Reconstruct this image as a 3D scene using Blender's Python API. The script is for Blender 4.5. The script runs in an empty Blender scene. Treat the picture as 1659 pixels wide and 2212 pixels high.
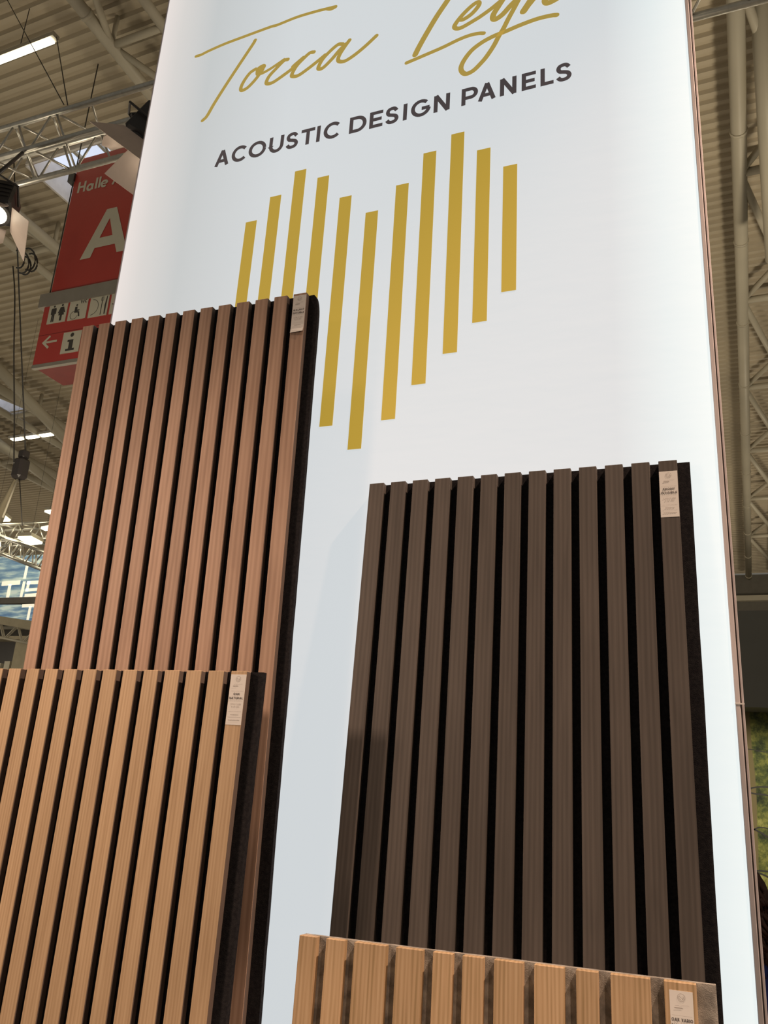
import bpy, bmesh, math, random
from mathutils import Vector, Matrix, Euler, noise
R_ = math.radians
random.seed(4)
sc = bpy.context.scene
COL = sc.collection

# ------------------------------------------------------------------ camera
CZ = 1.558                                   # lens height above the floor
F_PX = 1763.69                               # focal length in pixels of a 1659 x 2212 frame
B = Matrix(((1, 0, 0), (0, 0, -1), (0, 1, 0)))
RC = Matrix.Rotation(0.0606431, 3, 'Z') @ Matrix.Rotation(-0.3104045, 3, 'X') @ B @ Matrix.Rotation(-0.3891686, 3, 'Z')
cam_d = bpy.data.cameras.new('camera')
cam_d.sensor_fit = 'VERTICAL'; cam_d.sensor_height = 24.0
cam_d.lens = 24.0 * F_PX / 2212.0
cam_d.clip_start = 0.05; cam_d.clip_end = 200
cam = bpy.data.objects.new('camera', cam_d)
COL.objects.link(cam)
flip = Matrix(((1, 0, 0), (0, -1, 0), (0, 0, -1)))
cam.matrix_world = Matrix.Translation((0, 0, CZ)) @ (flip @ RC).transposed().to_4x4()
sc.camera = cam

def ray(px, py):
    return RC.transposed() @ Vector(((px - 829.5) / F_PX, (py - 1106) / F_PX, 1.0))
def at(px, py, y):
    d = ray(px, py)
    return Vector((0, 0, CZ)) + d * (y / d.y)

# ------------------------------------------------------------------ world, exposure, lights
sc.view_settings.view_transform = 'Standard'
sc.view_settings.look = 'None'
sc.view_settings.exposure = 0.0
sc.view_settings.gamma = 1.0
sc.view_settings.use_curve_mapping = False
w = bpy.data.worlds.new('world'); sc.world = w; w.use_nodes = True
w.node_tree.nodes['Background'].inputs[0].default_value = (0.80, 0.74, 0.62, 1)
w.node_tree.nodes['Background'].inputs[1].default_value = 0.16

def lamp(name, kind, loc, power, color, target=None, size=0.1, cone=60, blend=0.4):
    d = bpy.data.lights.new(name, kind); d.energy = power; d.color = color
    if kind == 'AREA': d.size = size
    else: d.shadow_soft_size = size
    if kind == 'SPOT': d.spot_size = R_(cone); d.spot_blend = blend
    o = bpy.data.objects.new(name, d); COL.objects.link(o); o.location = loc
    if target is not None:
        o.rotation_euler = (Vector(target) - Vector(loc)).to_track_quat('-Z', 'Y').to_euler()
    return o
WARM = (1.0, 0.69, 0.50)
lamp('booth_spot_left', 'SPOT', (-2.1, -0.35, CZ + 3.9), 230, WARM, (-0.3, 1.0, CZ - 0.8), 0.20, 36, 1.0)
lamp('added_front_fill', 'SPOT', (1.2, -0.6, CZ + 0.25), 46, WARM, (-0.3, 1.1, CZ - 0.78), 0.03, 29, 0.25)  # unseen spot added to lift the vario panel, its cone cut below the ebony
lamp('booth_spot_low', 'SPOT', (-2.15, -0.2, CZ + 0.9), 128, WARM, (-0.95, 1.1, CZ - 0.25), 0.12, 70, 1.0)
lamp('booth_spot_right', 'SPOT', (1.5, 0.62, CZ + 3.1), 660, WARM, (-0.05, 1.2, CZ + 0.36), 0.04, 33, 1.0)
for k, (x, y, z, p) in enumerate([(-8, 7, 3.5, 115), (-20, 11, 3.0, 330), (-4, 18, 4.0, 260), (2.6, 9, 3.5, 900), (3.5, 24, 4.0, 500),
                                  (-12, 3.0, 3.5, 80), (-24, 22, 3.5, 380), (-14, 28, 4, 320), (-6.3, 3.4, 3.2, 170)]):
    lamp('hall_fill', 'POINT', (x, y, z), p, (1.0, 0.86, 0.64), size=0.4)  # added points without fixtures, brightening the roof deck and the red sign
lamp('mural_fill', 'SPOT', (1.1, 4.1, 1.75), 72, (1.0, 0.92, 0.72), (0.2, 5.3, 1.15), 0.05, 62, 0.5)  # unseen spot added to brighten the forest picture

# ------------------------------------------------------------------ materials
def new_mat(name):
    m = bpy.data.materials.new(name); m.use_nodes = True
    nt = m.node_tree; bs = nt.nodes['Principled BSDF']
    return m, nt, bs
def N(nt, t, **k):
    n = nt.nodes.new(t)
    for a, b in k.items(): setattr(n, a, b)
    return n
def plain(name, col, rough=0.6, metal=0.0, emit=None, es=1.0, var=0.08, vscale=6.0, bump=0.0, spec=0.5):
    m, nt, bs = new_mat(name)
    tc = N(nt, 'ShaderNodeTexCoord'); no = N(nt, 'ShaderNodeTexNoise')
    no.inputs['Scale'].default_value = vscale; no.inputs['Detail'].default_value = 4
    nt.links.new(tc.outputs['Object'], no.inputs['Vector'])
    rp = N(nt, 'ShaderNodeValToRGB')
    rp.color_ramp.elements[0].position = 0.3; rp.color_ramp.elements[1].position = 0.7
    rp.color_ramp.elements[0].color = tuple(c * (1 - var) for c in col) + (1,)
    rp.color_ramp.elements[1].color = tuple(min(1, c * (1 + var)) for c in col) + (1,)
    nt.links.new(no.outputs['Fac'], rp.inputs['Fac'])
    nt.links.new(rp.outputs['Color'], bs.inputs['Base Color'])
    bs.inputs['Roughness'].default_value = rough; bs.inputs['Metallic'].default_value = metal
    bs.inputs['Specular IOR Level'].default_value = spec
    if emit:
        bs.inputs['Emission Color'].default_value = tuple(emit) + (1,)
        bs.inputs['Emission Strength'].default_value = es
    if bump:
        bp = N(nt, 'ShaderNodeBump'); bp.inputs['Strength'].default_value = bump; bp.inputs['Distance'].default_value = 0.002
        nt.links.new(no.outputs['Fac'], bp.inputs['Height']); nt.links.new(bp.outputs['Normal'], bs.inputs['Normal'])
    return m
def glow(name, col, s):
    m, nt, bs = new_mat(name)
    bs.inputs['Base Color'].default_value = (0.8, 0.8, 0.8, 1)
    bs.inputs['Emission Color'].default_value = tuple(col) + (1,); bs.inputs['Emission Strength'].default_value = s
    return m
def wood(name, c1, c2, c3, fine=420.0, figure=26.0, amt=0.5):
    """straight-grained veneer: fine pores stretched along the slat, slow figure, tone per slat"""
    m, nt, bs = new_mat(name)
    tc = N(nt, 'ShaderNodeTexCoord'); oi = N(nt, 'ShaderNodeObjectInfo')
    mul = N(nt, 'ShaderNodeVectorMath', operation='SCALE'); mul.inputs[0].default_value = (3.1, 1.7, 9.3)
    nt.links.new(oi.outputs['Random'], mul.inputs['Scale'])
    add = N(nt, 'ShaderNodeVectorMath', operation='ADD')
    nt.links.new(tc.outputs['Object'], add.inputs[0]); nt.links.new(mul.outputs[0], add.inputs[1])
    def nz(sx, sz, det, dist):
        mp = N(nt, 'ShaderNodeMapping'); mp.inputs['Scale'].default_value = (sx, sx, sz)
        nt.links.new(add.outputs[0], mp.inputs['Vector'])
        no = N(nt, 'ShaderNodeTexNoise'); no.inputs['Scale'].default_value = 1; no.inputs['Detail'].default_value = det
        no.inputs['Distortion'].default_value = dist
        nt.links.new(mp.outputs[0], no.inputs['Vector']); return no
    a = nz(fine, fine * 0.022, 3, 0.2); b = nz(figure * 2.6, figure * 0.22, 4, 0.9)
    mp = N(nt, 'ShaderNodeMapping'); mp.inputs['Scale'].default_value = (figure * 4, figure * 4, figure * 0.26)
    nt.links.new(add.outputs[0], mp.inputs['Vector'])
    wv = N(nt, 'ShaderNodeTexWave'); wv.inputs['Scale'].default_value = 0.55; wv.inputs['Distortion'].default_value = 5.0
    wv.inputs['Detail'].default_value = 3; wv.inputs['Detail Scale'].default_value = 0.6
    nt.links.new(mp.outputs[0], wv.inputs['Vector'])
    mx = N(nt, 'ShaderNodeMix', data_type='FLOAT'); mx.inputs['Factor'].default_value = amt
    nt.links.new(a.outputs['Fac'], mx.inputs['A']); nt.links.new(b.outputs['Fac'], mx.inputs['B'])
    mx2 = N(nt, 'ShaderNodeMix', data_type='FLOAT'); mx2.inputs['Factor'].default_value = 0.16
    nt.links.new(mx.outputs['Result'], mx2.inputs['A']); nt.links.new(wv.outputs['Fac'], mx2.inputs['B'])
    rp = N(nt, 'ShaderNodeValToRGB'); el = rp.color_ramp.elements
    el[0].position = 0.34; el[0].color = tuple(c1) + (1,)
    el[1].position = 0.66; el[1].color = tuple(c3) + (1,)
    e = el.new(0.5); e.color = tuple(c2) + (1,)
    nt.links.new(mx2.outputs['Result'], rp.inputs['Fac'])
    mr = N(nt, 'ShaderNodeMapRange'); mr.inputs['To Min'].default_value = 0.92; mr.inputs['To Max'].default_value = 1.08
    nt.links.new(oi.outputs['Random'], mr.inputs['Value'])
    sm = N(nt, 'ShaderNodeVectorMath', operation='SCALE')
    nt.links.new(rp.outputs['Color'], sm.inputs[0]); nt.links.new(mr.outputs['Result'], sm.inputs['Scale'])
    nt.links.new(sm.outputs[0], bs.inputs['Base Color'])
    bs.inputs['Roughness'].default_value = 0.55; bs.inputs['Specular IOR Level'].default_value = 0.3
    bp = N(nt, 'ShaderNodeBump'); bp.inputs['Strength'].default_value = 0.12; bp.inputs['Distance'].default_value = 0.0006
    nt.links.new(a.outputs['Fac'], bp.inputs['Height']); nt.links.new(bp.outputs['Normal'], bs.inputs['Normal'])
    return m
def felt(name, c1, c2, scale=90.0):
    m, nt, bs = new_mat(name)
    tc = N(nt, 'ShaderNodeTexCoord'); no = N(nt, 'ShaderNodeTexNoise')
    no.inputs['Scale'].default_value = scale; no.inputs['Detail'].default_value = 6
    nt.links.new(tc.outputs['Object'], no.inputs['Vector'])
    rp = N(nt, 'ShaderNodeValToRGB'); rp.color_ramp.elements[0].position = 0.35; rp.color_ramp.elements[1].position = 0.65
    rp.color_ramp.elements[0].color = tuple(c1) + (1,); rp.color_ramp.elements[1].color = tuple(c2) + (1,)
    nt.links.new(no.outputs['Fac'], rp.inputs['Fac']); nt.links.new(rp.outputs['Color'], bs.inputs['Base Color'])
    bs.inputs['Roughness'].default_value = 1.0; bs.inputs['Specular IOR Level'].default_value = 0.05
    n2 = N(nt, 'ShaderNodeTexNoise'); n2.inputs['Scale'].default_value = 900
    nt.links.new(tc.outputs['Object'], n2.inputs['Vector'])
    bp = N(nt, 'ShaderNodeBump'); bp.inputs['Strength'].default_value = 0.5; bp.inputs['Distance'].default_value = 0.001
    nt.links.new(n2.outputs['Fac'], bp.inputs['Height']); nt.links.new(bp.outputs['Normal'], bs.inputs['Normal'])
    return m

M = {}
M['walnut'] = wood('walnut_veneer', (0.37, 0.235, 0.165), (0.465, 0.305, 0.218), (0.55, 0.37, 0.27), 300, 16, 0.75)
M['oak'] = wood('oak_veneer', (0.47, 0.32, 0.185), (0.56, 0.39, 0.235), (0.63, 0.455, 0.28), 420, 26, 0.45)
M['ebony'] = wood('ebony_veneer', (0.080, 0.069, 0.061), (0.10, 0.086, 0.076), (0.12, 0.103, 0.091), 380, 20, 0.6)
M['vario'] = wood('oak_vario_veneer', (0.36, 0.25, 0.13), (0.50, 0.345, 0.20), (0.57, 0.41, 0.25), 360, 26, 0.45)
M['felt'] = felt('black_felt', (0.017, 0.016, 0.018), (0.028, 0.026, 0.027), 220)
M['grey_felt'] = felt('grey_felt', (0.20, 0.185, 0.165), (0.42, 0.39, 0.345), 55)
M['core'] = plain('dark_slat_core', (0.15, 0.11, 0.09), 0.8)
M['paper'] = plain('card_paper', (0.78, 0.76, 0.72), 0.7, var=0.02)
M['ink'] = plain('black_ink', (0.06, 0.05, 0.05), 0.7)
M['thin_ink'] = plain('grey_ink', (0.33, 0.30, 0.28), 0.7)
EM = (0.625, 0.66, 0.68)
def fabric_mat():
    """printed banner cloth lit from inside by side-mounted strips: a little brighter towards the two frames, with shade painted in as a dip at left"""
    m, nt, bs = new_mat('backlit_fabric')
    bs.inputs['Base Color'].default_value = (0.22, 0.21, 0.20, 1); bs.inputs['Roughness'].default_value = 0.7
    bs.inputs['Specular IOR Level'].default_value = 0.2
    tc = N(nt, 'ShaderNodeTexCoord'); sp = N(nt, 'ShaderNodeSeparateXYZ')
    nt.links.new(tc.outputs['Object'], sp.inputs[0])
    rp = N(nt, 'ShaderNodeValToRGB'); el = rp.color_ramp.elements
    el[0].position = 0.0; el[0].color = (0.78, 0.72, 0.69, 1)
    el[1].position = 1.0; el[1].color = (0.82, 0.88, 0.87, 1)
    for p, c in ((0.045, (0.66, 0.64, 0.62)), (0.13, (0.535, 0.56, 0.565)), (0.32, EM), (0.88, EM), (0.95, (0.72, 0.79, 0.80))):  # dip near the left frame is a dim shaded zone painted into the emission
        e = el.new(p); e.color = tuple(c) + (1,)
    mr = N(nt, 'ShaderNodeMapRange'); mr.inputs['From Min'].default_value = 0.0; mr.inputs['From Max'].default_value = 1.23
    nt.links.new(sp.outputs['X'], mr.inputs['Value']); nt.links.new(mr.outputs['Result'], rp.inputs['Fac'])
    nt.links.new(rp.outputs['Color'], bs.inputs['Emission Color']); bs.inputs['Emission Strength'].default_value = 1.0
    no = N(nt, 'ShaderNodeTexNoise'); no.inputs['Scale'].default_value = 9; no.inputs['Detail'].default_value = 2
    mp = N(nt, 'ShaderNodeMapping'); mp.inputs['Scale'].default_value = (1, 1, 3)
    nt.links.new(tc.outputs['Object'], mp.inputs['Vector']); nt.links.new(mp.outputs[0], no.inputs['Vector'])
    bp = N(nt, 'ShaderNodeBump'); bp.inputs['Strength'].default_value = 0.25; bp.inputs['Distance'].default_value = 0.004
    nt.links.new(no.outputs['Fac'], bp.inputs['Height']); nt.links.new(bp.outputs['Normal'], bs.inputs['Normal'])
    return m
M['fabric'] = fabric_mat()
def printed(name, c, e):
    return plain(name, c, 0.7, emit=e, es=1.0, var=0.02, vscale=3)
M['gold'] = printed('gold_print', (0.30, 0.20, 0.035), (0.39, 0.265, 0.035))
M['gold_script'] = printed('gold_script_print', (0.24, 0.17, 0.045), (0.36, 0.255, 0.055))
M['dark_print'] = printed('dark_print', (0.06, 0.045, 0.047), (0.050, 0.042, 0.044))
M['frame'] = plain('rose_anodised_frame', (0.74, 0.67, 0.67), 0.45, 0.1)
M['seam'] = plain('frame_seam', (0.05, 0.045, 0.04), 0.8)
M['back'] = plain('box_back', (0.5, 0.5, 0.5), 0.8)
M['deck'] = plain('roof_deck_paint', (0.48, 0.415, 0.31), 0.6, var=0.1, vscale=0.6)
M['steel'] = plain('roof_steel_paint', (0.47, 0.43, 0.34), 0.5, var=0.08, vscale=0.8)
M['dark_steel'] = plain('dark_duct', (0.13, 0.12, 0.10), 0.6)
M['alu'] = plain('truss_aluminium', (0.62, 0.60, 0.55), 0.38, 0.85, var=0.1, vscale=30)
M['black'] = plain('black_lamp_paint', (0.035, 0.03, 0.03), 0.45)
M['flap'] = plain('lamp_flap_inside', (0.62, 0.5, 0.45), 0.5)
M['red'] = plain('red_sign', (0.46, 0.05, 0.042), 0.32, var=0.06, vscale=1.2)
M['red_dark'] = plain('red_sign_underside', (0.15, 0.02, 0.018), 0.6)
M['sign_grey'] = plain('sign_grey_rail', (0.25, 0.23, 0.20), 0.5)
M['sign_white'] = plain('sign_cream', (0.58, 0.55, 0.45), 0.6, var=0.03)
M['sign_black'] = plain('sign_black', (0.05, 0.045, 0.04), 0.6)
M['lamp_on'] = glow('lamp_tube', (1.0, 0.93, 0.70), 6.0)
M['panel_on'] = glow('panel_lamp', (1.0, 0.92, 0.62), 5.0)
M['sky_pane'] = glow('skylight_pane', (0.55, 0.66, 0.88), 0.85)
M['well'] = plain('skylight_well', (0.75, 0.72, 0.70), 0.6)
M['cable'] = plain('black_cable', (0.04, 0.038, 0.035), 0.6)
M['sling'] = plain('dusty_sling_cloth', (0.22, 0.19, 0.13), 0.9)
M['fascia'] = plain('grey_fascia', (0.19, 0.186, 0.165), 0.7, var=0.04)
M['wallc'] = plain('hall_wall_paint', (0.14, 0.13, 0.11), 0.8)
M['booth'] = plain('cream_booth_wall', (0.42, 0.37, 0.26), 0.7)
M['floor'] = plain('hall_carpet', (0.20, 0.19, 0.18), 0.95, vscale=3)
M['skin'] = plain('skin', (0.60, 0.38, 0.28), 0.5, var=0.04)
M['blue'] = plain('blue_jersey', (0.05, 0.08, 0.42), 0.8, var=0.15, vscale=20)
M['trouser'] = plain('dark_trousers', (0.03, 0.03, 0.04), 0.9)
M['hair'] = plain('auburn_hair', (0.085, 0.028, 0.016), 0.45, var=0.35, vscale=60)
M['stool'] = plain('black_stool', (0.03, 0.03, 0.03), 0.5)
M['strap'] = plain('brown_strap', (0.12, 0.05, 0.03), 0.6)

def mural_mat():
    m, nt, bs = new_mat('forest_mural')
    tc = N(nt, 'ShaderNodeTexCoord')
    a = N(nt, 'ShaderNodeTexNoise'); a.inputs['Scale'].default_value = 9; a.inputs['Detail'].default_value = 9; a.inputs['Roughness'].default_value = 0.75
    nt.links.new(tc.outputs['Object'], a.inputs['Vector'])
    rp = N(nt, 'ShaderNodeValToRGB'); el = rp.color_ramp.elements
    el[0].position = 0.36; el[0].color = (0.02, 0.028, 0.01, 1); el[1].position = 0.66; el[1].color = (0.50, 0.47, 0.17, 1)
    for p, c in ((0.45, (0.08, 0.10, 0.025)), (0.52, (0.19, 0.20, 0.045)), (0.58, (0.32, 0.31, 0.08))):
        e = el.new(p); e.color = c + (1,)
    nt.links.new(a.outputs['Fac'], rp.inputs['Fac'])
    mp = N(nt, 'ShaderNodeMapping'); mp.inputs['Scale'].default_value = (5, 1, 0.35)
    nt.links.new(tc.outputs['Object'], mp.inputs['Vector'])
    b = N(nt, 'ShaderNodeTexNoise'); b.inputs['Scale'].default_value = 2.2; b.inputs['Detail'].default_value = 3
    nt.links.new(mp.outputs[0], b.inputs['Vector'])
    r2 = N(nt, 'ShaderNodeValToRGB'); r2.color_ramp.elements[0].position = 0.55; r2.color_ramp.elements[1].position = 0.60
    nt.links.new(b.outputs['Fac'], r2.inputs['Fac'])
    mx = N(nt, 'ShaderNodeMix', data_type='RGBA'); mx.inputs['B'].default_value = (0.22, 0.17, 0.075, 1)
    nt.links.new(r2.outputs['Color'], mx.inputs['Factor']); nt.links.new(rp.outputs['Color'], mx.inputs['A'])
    nt.links.new(mx.outputs['Result'], bs.inputs['Base Color']); bs.inputs['Roughness'].default_value = 0.7
    return m
M['mural'] = mural_mat()
def banner_mat():
    m, nt, bs = new_mat('blue_banner_print')
    tc = N(nt, 'ShaderNodeTexCoord'); mp = N(nt, 'ShaderNodeMapping'); mp.inputs['Rotation'].default_value = (0, R_(18), 0)
    mp.inputs['Scale'].default_value = (0.9, 1, 6)
    nt.links.new(tc.outputs['Object'], mp.inputs['Vector'])
    a = N(nt, 'ShaderNodeTexNoise'); a.inputs['Scale'].default_value = 1.6; a.inputs['Detail'].default_value = 6
    nt.links.new(mp.outputs[0], a.inputs['Vector'])
    rp = N(nt, 'ShaderNodeValToRGB'); el = rp.color_ramp.elements
    el[0].position = 0.38; el[0].color = (0.11, 0.20, 0.32, 1); el[1].position = 0.64; el[1].color = (0.62, 0.72, 0.62, 1)
    e = el.new(0.5); e.color = (0.22, 0.34, 0.42, 1)
    nt.links.new(a.outputs['Fac'], rp.inputs['Fac']); nt.links.new(rp.outputs['Color'], bs.inputs['Base Color'])
    bs.inputs['Roughness'].default_value = 0.7
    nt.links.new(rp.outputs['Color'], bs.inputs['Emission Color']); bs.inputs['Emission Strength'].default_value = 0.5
    return m
M['banner'] = banner_mat()
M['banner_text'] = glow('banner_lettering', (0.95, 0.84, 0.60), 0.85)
M['banner_strip'] = plain('banner_grey_strip', (0.16, 0.15, 0.14), 0.7)

# ------------------------------------------------------------------ mesh helpers
def link(name, me, mat, parent=None, loc=None):
    o = bpy.data.objects.new(name, me); COL.objects.link(o)
    if mat is not None and len(me.materials) == 0: me.materials.append(mat)
    if parent is not None: o.parent = parent
    if loc is not None: o.location = loc
    return o
def bm_obj(name, bm, mat, parent=None, loc=None, smooth=False):
    me = bpy.data.meshes.new(name); bmesh.ops.recalc_face_normals(bm, faces=bm.faces[:]); bm.to_mesh(me); bm.free()
    if smooth:
        for p in me.polygons: p.use_smooth = True
    return link(name, me, mat, parent, loc)
def empty(name, loc, rot=(0, 0, 0)):
    o = bpy.data.objects.new(name, None); COL.objects.link(o); o.empty_display_size = 0.1
    o.location = loc; o.rotation_euler = rot; return o
def tag(o, label=None, cat=None, group=None, kind=None):
    if label: o['label'] = label
    if cat: o['category'] = cat
    if group: o['group'] = group
    if kind: o['kind'] = kind
    return o
def box(bm, x0, x1, y0, y1, z0, z1, bev=0.0):
    r = bmesh.ops.create_cube(bm, size=1.0); vs = r['verts']
    for v_ in vs:
        v_.co = Vector((x0 + (v_.co.x + 0.5) * (x1 - x0), y0 + (v_.co.y + 0.5) * (y1 - y0), z0 + (v_.co.z + 0.5) * (z1 - z0)))
    if bev:
        ed = list({e for v_ in vs for e in v_.link_edges})
        bmesh.ops.bevel(bm, geom=ed, offset=bev, segments=1, affect='EDGES')
    return bm
def box_obj(name, dims, mat, parent=None, bev=0.0, loc=None):
    return bm_obj(name, box(bmesh.new(), *dims, bev), mat, parent, loc)
def tube(bm, p0, p1, r, seg=10, r1=None):
    p0, p1 = Vector(p0), Vector(p1); d = p1 - p0; L = d.length
    m = Matrix.Translation((p0 + p1) / 2) @ d.to_track_quat('Z', 'Y').to_matrix().to_4x4()
    bmesh.ops.create_cone(bm, cap_ends=True, segments=seg, radius1=r, radius2=r if r1 is None else r1, depth=L, matrix=m)
    return bm
def smooth_sides(o):
    for p in o.data.polygons: p.use_smooth = len(p.vertices) == 4
    return o
def tube_obj(name, p0, p1, r, mat, parent=None, seg=12, r1=None):
    """a straight tube whose origin is its first end"""
    p0, p1 = Vector(p0), Vector(p1)
    o = bm_obj(name, tube(bmesh.new(), (0, 0, 0), p1 - p0, r, seg, r1), mat, parent, p0)
    return smooth_sides(o)
def path_tube(bm, pts, r, seg=6):
    pts = [Vector(p) for p in pts]; rings = []
    for i, p in enumerate(pts):
        t = (pts[min(i + 1, len(pts) - 1)] - pts[max(i - 1, 0)]).normalized()
        q = t.to_track_quat('Z', 'Y'); rr = r(i / (len(pts) - 1)) if callable(r) else r
        rings.append([bm.verts.new(p + q @ Vector((rr * math.cos(2 * math.pi * k / seg), rr * math.sin(2 * math.pi * k / seg), 0))) for k in range(seg)])
    for a, b in zip(rings, rings[1:]):
        for k in range(seg): bm.faces.new((a[k], a[(k + 1) % seg], b[(k + 1) % seg], b[k]))
    bm.faces.new(rings[0][::-1]); bm.faces.new(rings[-1])
    return bm
def catmull(pts, n=6):
    P = [Vector(p) for p in pts]
    if len(P) < 3: return P
    out = []
    Q = [P[0] * 2 - P[1]] + P + [P[-1] * 2 - P[-2]]
    for i in range(1, len(Q) - 2):
        a, b, c, d = Q[i - 1:i + 3]
        for k in range(n):
            t = k / n
            out.append(0.5 * ((2 * b) + (c - a) * t + (2 * a - 5 * b + 4 * c - d) * t * t + (3 * b - a - 3 * c + d) * t ** 3))
    out.append(P[-1]); return out
def ribbon(bm, pts, w0, y=0.0, caps=True, wf=None):
    """flat stroke in the xz plane, constant or varying width, with round ends"""
    pts = [Vector((p[0], p[1])) for p in pts]
    L, Rr = [], []
    n = len(pts)
    for i, p in enumerate(pts):
        t = pts[min(i + 1, n - 1)] - pts[max(i - 1, 0)]
        t = t.normalized() if t.length > 1e-9 else Vector((1, 0))
        nn = Vector((-t.y, t.x)); h = (w0 if wf is None else w0 * wf(i / max(1, n - 1))) / 2
        if 0 < i < n - 1:                                    # mitre
            a = (pts[i] - pts[i - 1]).normalized(); c = max(0.55, abs(a.dot(t))); h2 = h / c
        else: h2 = h
        L.append(bm.verts.new((p.x + nn.x * h2, y, p.y + nn.y * h2))); Rr.append(bm.verts.new((p.x - nn.x * h2, y, p.y - nn.y * h2)))
    for i in range(n - 1): bm.faces.new((L[i], L[i + 1], Rr[i + 1], Rr[i]))
    if caps:
        for i, j in ((0, 1), (n - 1, n - 2)):
            h = (w0 if wf is None else w0 * wf(i / max(1, n - 1))) / 2
            vs = [bm.verts.new((pts[i].x + h * math.cos(a * math.pi / 6), y - 0.00002, pts[i].y + h * math.sin(a * math.pi / 6))) for a in range(12)]
            bm.faces.new(vs)
    return bm

# ------------------------------------------------------------------ hand-drawn geometric capitals (unit box, centre lines)
def arc(cx, cy, rx, ry, a0, a1, n=14):
    return [(cx + rx * math.cos(R_(a0 + (a1 - a0) * k / n)), cy + ry * math.sin(R_(a0 + (a1 - a0) * k / n))) for k in range(n + 1)]
S_ = catmull([(0.93, 0.80), (0.72, 0.97), (0.48, 1.0), (0.18, 0.93), (0.08, 0.75), (0.2, 0.58), (0.5, 0.51), (0.82, 0.42), (0.95, 0.24), (0.82, 0.06), (0.5, 0.0), (0.22, 0.04), (0.03, 0.2)], 4)
GL = {
 'A': [[(0, 0), (0.5, 1)], [(0.5, 1), (1, 0)], [(0.2, 0.27), (0.8, 0.27)]],
 'B': [[(0, 0), (0, 1)], [(0, 1), (0.5, 1)] + arc(0.55, 0.76, 0.33, 0.24, 90, -90) + [(0, 0.52)], [(0.5, 0.52)] + arc(0.6, 0.26, 0.4, 0.26, 90, -90) + [(0, 0)]],
 'C': [arc(0.53, 0.5, 0.53, 0.5, 42, 318, 22)],
 'D': [[(0, 0), (0, 1)], [(0, 1), (0.45, 1)] + arc(0.45, 0.5, 0.55, 0.5, 88, -88) + [(0.45, 0), (0, 0)]],
 'E': [[(0, 0), (0, 1)], [(0, 1), (1, 1)], [(0, 0.5), (0.9, 0.5)], [(0, 0), (1, 0)]],
 'G': [arc(0.5, 0.5, 0.5, 0.5, 45, 345, 22) + [(1, 0.45)], [(0.55, 0.46), (1.04, 0.46)]],
 'H': [[(0, 0), (0, 1)], [(1, 0), (1, 1)], [(0, 0.5), (1, 0.5)]],
 'I': [[(0.5, 0), (0.5, 1)]],
 'K': [[(0, 0), (0, 1)], [(0.95, 1), (0.05, 0.4)], [(0.35, 0.62), (1, 0)]],
 'L': [[(0, 1), (0, 0)], [(0, 0), (1, 0)]],
 'N': [[(0, 0), (0, 1)], [(0, 1), (1, 0)], [(1, 0), (1, 1)]],
 'O': [arc(0.5, 0.5, 0.5, 0.5, 0, 360, 26)],
 'P': [[(0, 0), (0, 1)], [(0, 1), (0.5, 1)] + arc(0.6, 0.69, 0.4, 0.31, 90, -90) + [(0, 0.38)]],
 'R': [[(0, 0), (0, 1)], [(0, 1), (0.5, 1)] + arc(0.58, 0.7, 0.4, 0.3, 90, -90) + [(0, 0.4)], [(0.5, 0.4), (1, 0)]],
 'S': [S_],
 'T': [[(0, 1), (1, 1)], [(0.5, 0), (0.5, 1)]],
 'U': [[(0, 1), (0, 0.42)] + arc(0.5, 0.42, 0.5, 0.42, 180, 360) + [(1, 1)]],
 'V': [[(0, 1), (0.5, 0)], [(0.5, 0), (1, 1)]],
 'W': [[(0, 1), (0.27, 0)], [(0.27, 0), (0.5, 0.95)], [(0.5, 0.95), (0.73, 0)], [(0.73, 0), (1, 1)]],
 'Y': [[(0, 1), (0.5, 0.45)], [(1, 1), (0.5, 0.45)], [(0.5, 0.5), (0.5, 0)]],
 '0': [arc(0.5, 0.5, 0.45, 0.5, 0, 360, 18)], '1': [[(0.15, 0.8), (0.6, 1), (0.6, 0)]],
 '2': [[(0.05, 0.8)] + arc(0.5, 0.7, 0.4, 0.3, 150, -30) + [(0.0, 0.0), (1, 0)]],
 '5': [[(0.9, 1), (0.2, 1), (0.12, 0.55)] + arc(0.48, 0.32, 0.44, 0.32, 120, -150)],
 '6': [arc(0.5, 0.32, 0.44, 0.32, 0, 360, 16), [(0.07, 0.35), (0.3, 0.8), (0.65, 1)]],
 '7': [[(0, 1), (1, 1), (0.35, 0)]],
 'X': [[(0, 0), (1, 1)], [(0, 1), (1, 0)]], 'M': [[(0, 0), (0, 1), (0.5, 0.3), (1, 1), (1, 0)]],
}
WID = {'I': 0.22, 'A': 0.95, 'O': 1.05, 'C': 0.95, 'N': 0.85, 'W': 1.3, 'E': 0.7, 'L': 0.65, 'M': 1.0}
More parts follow.
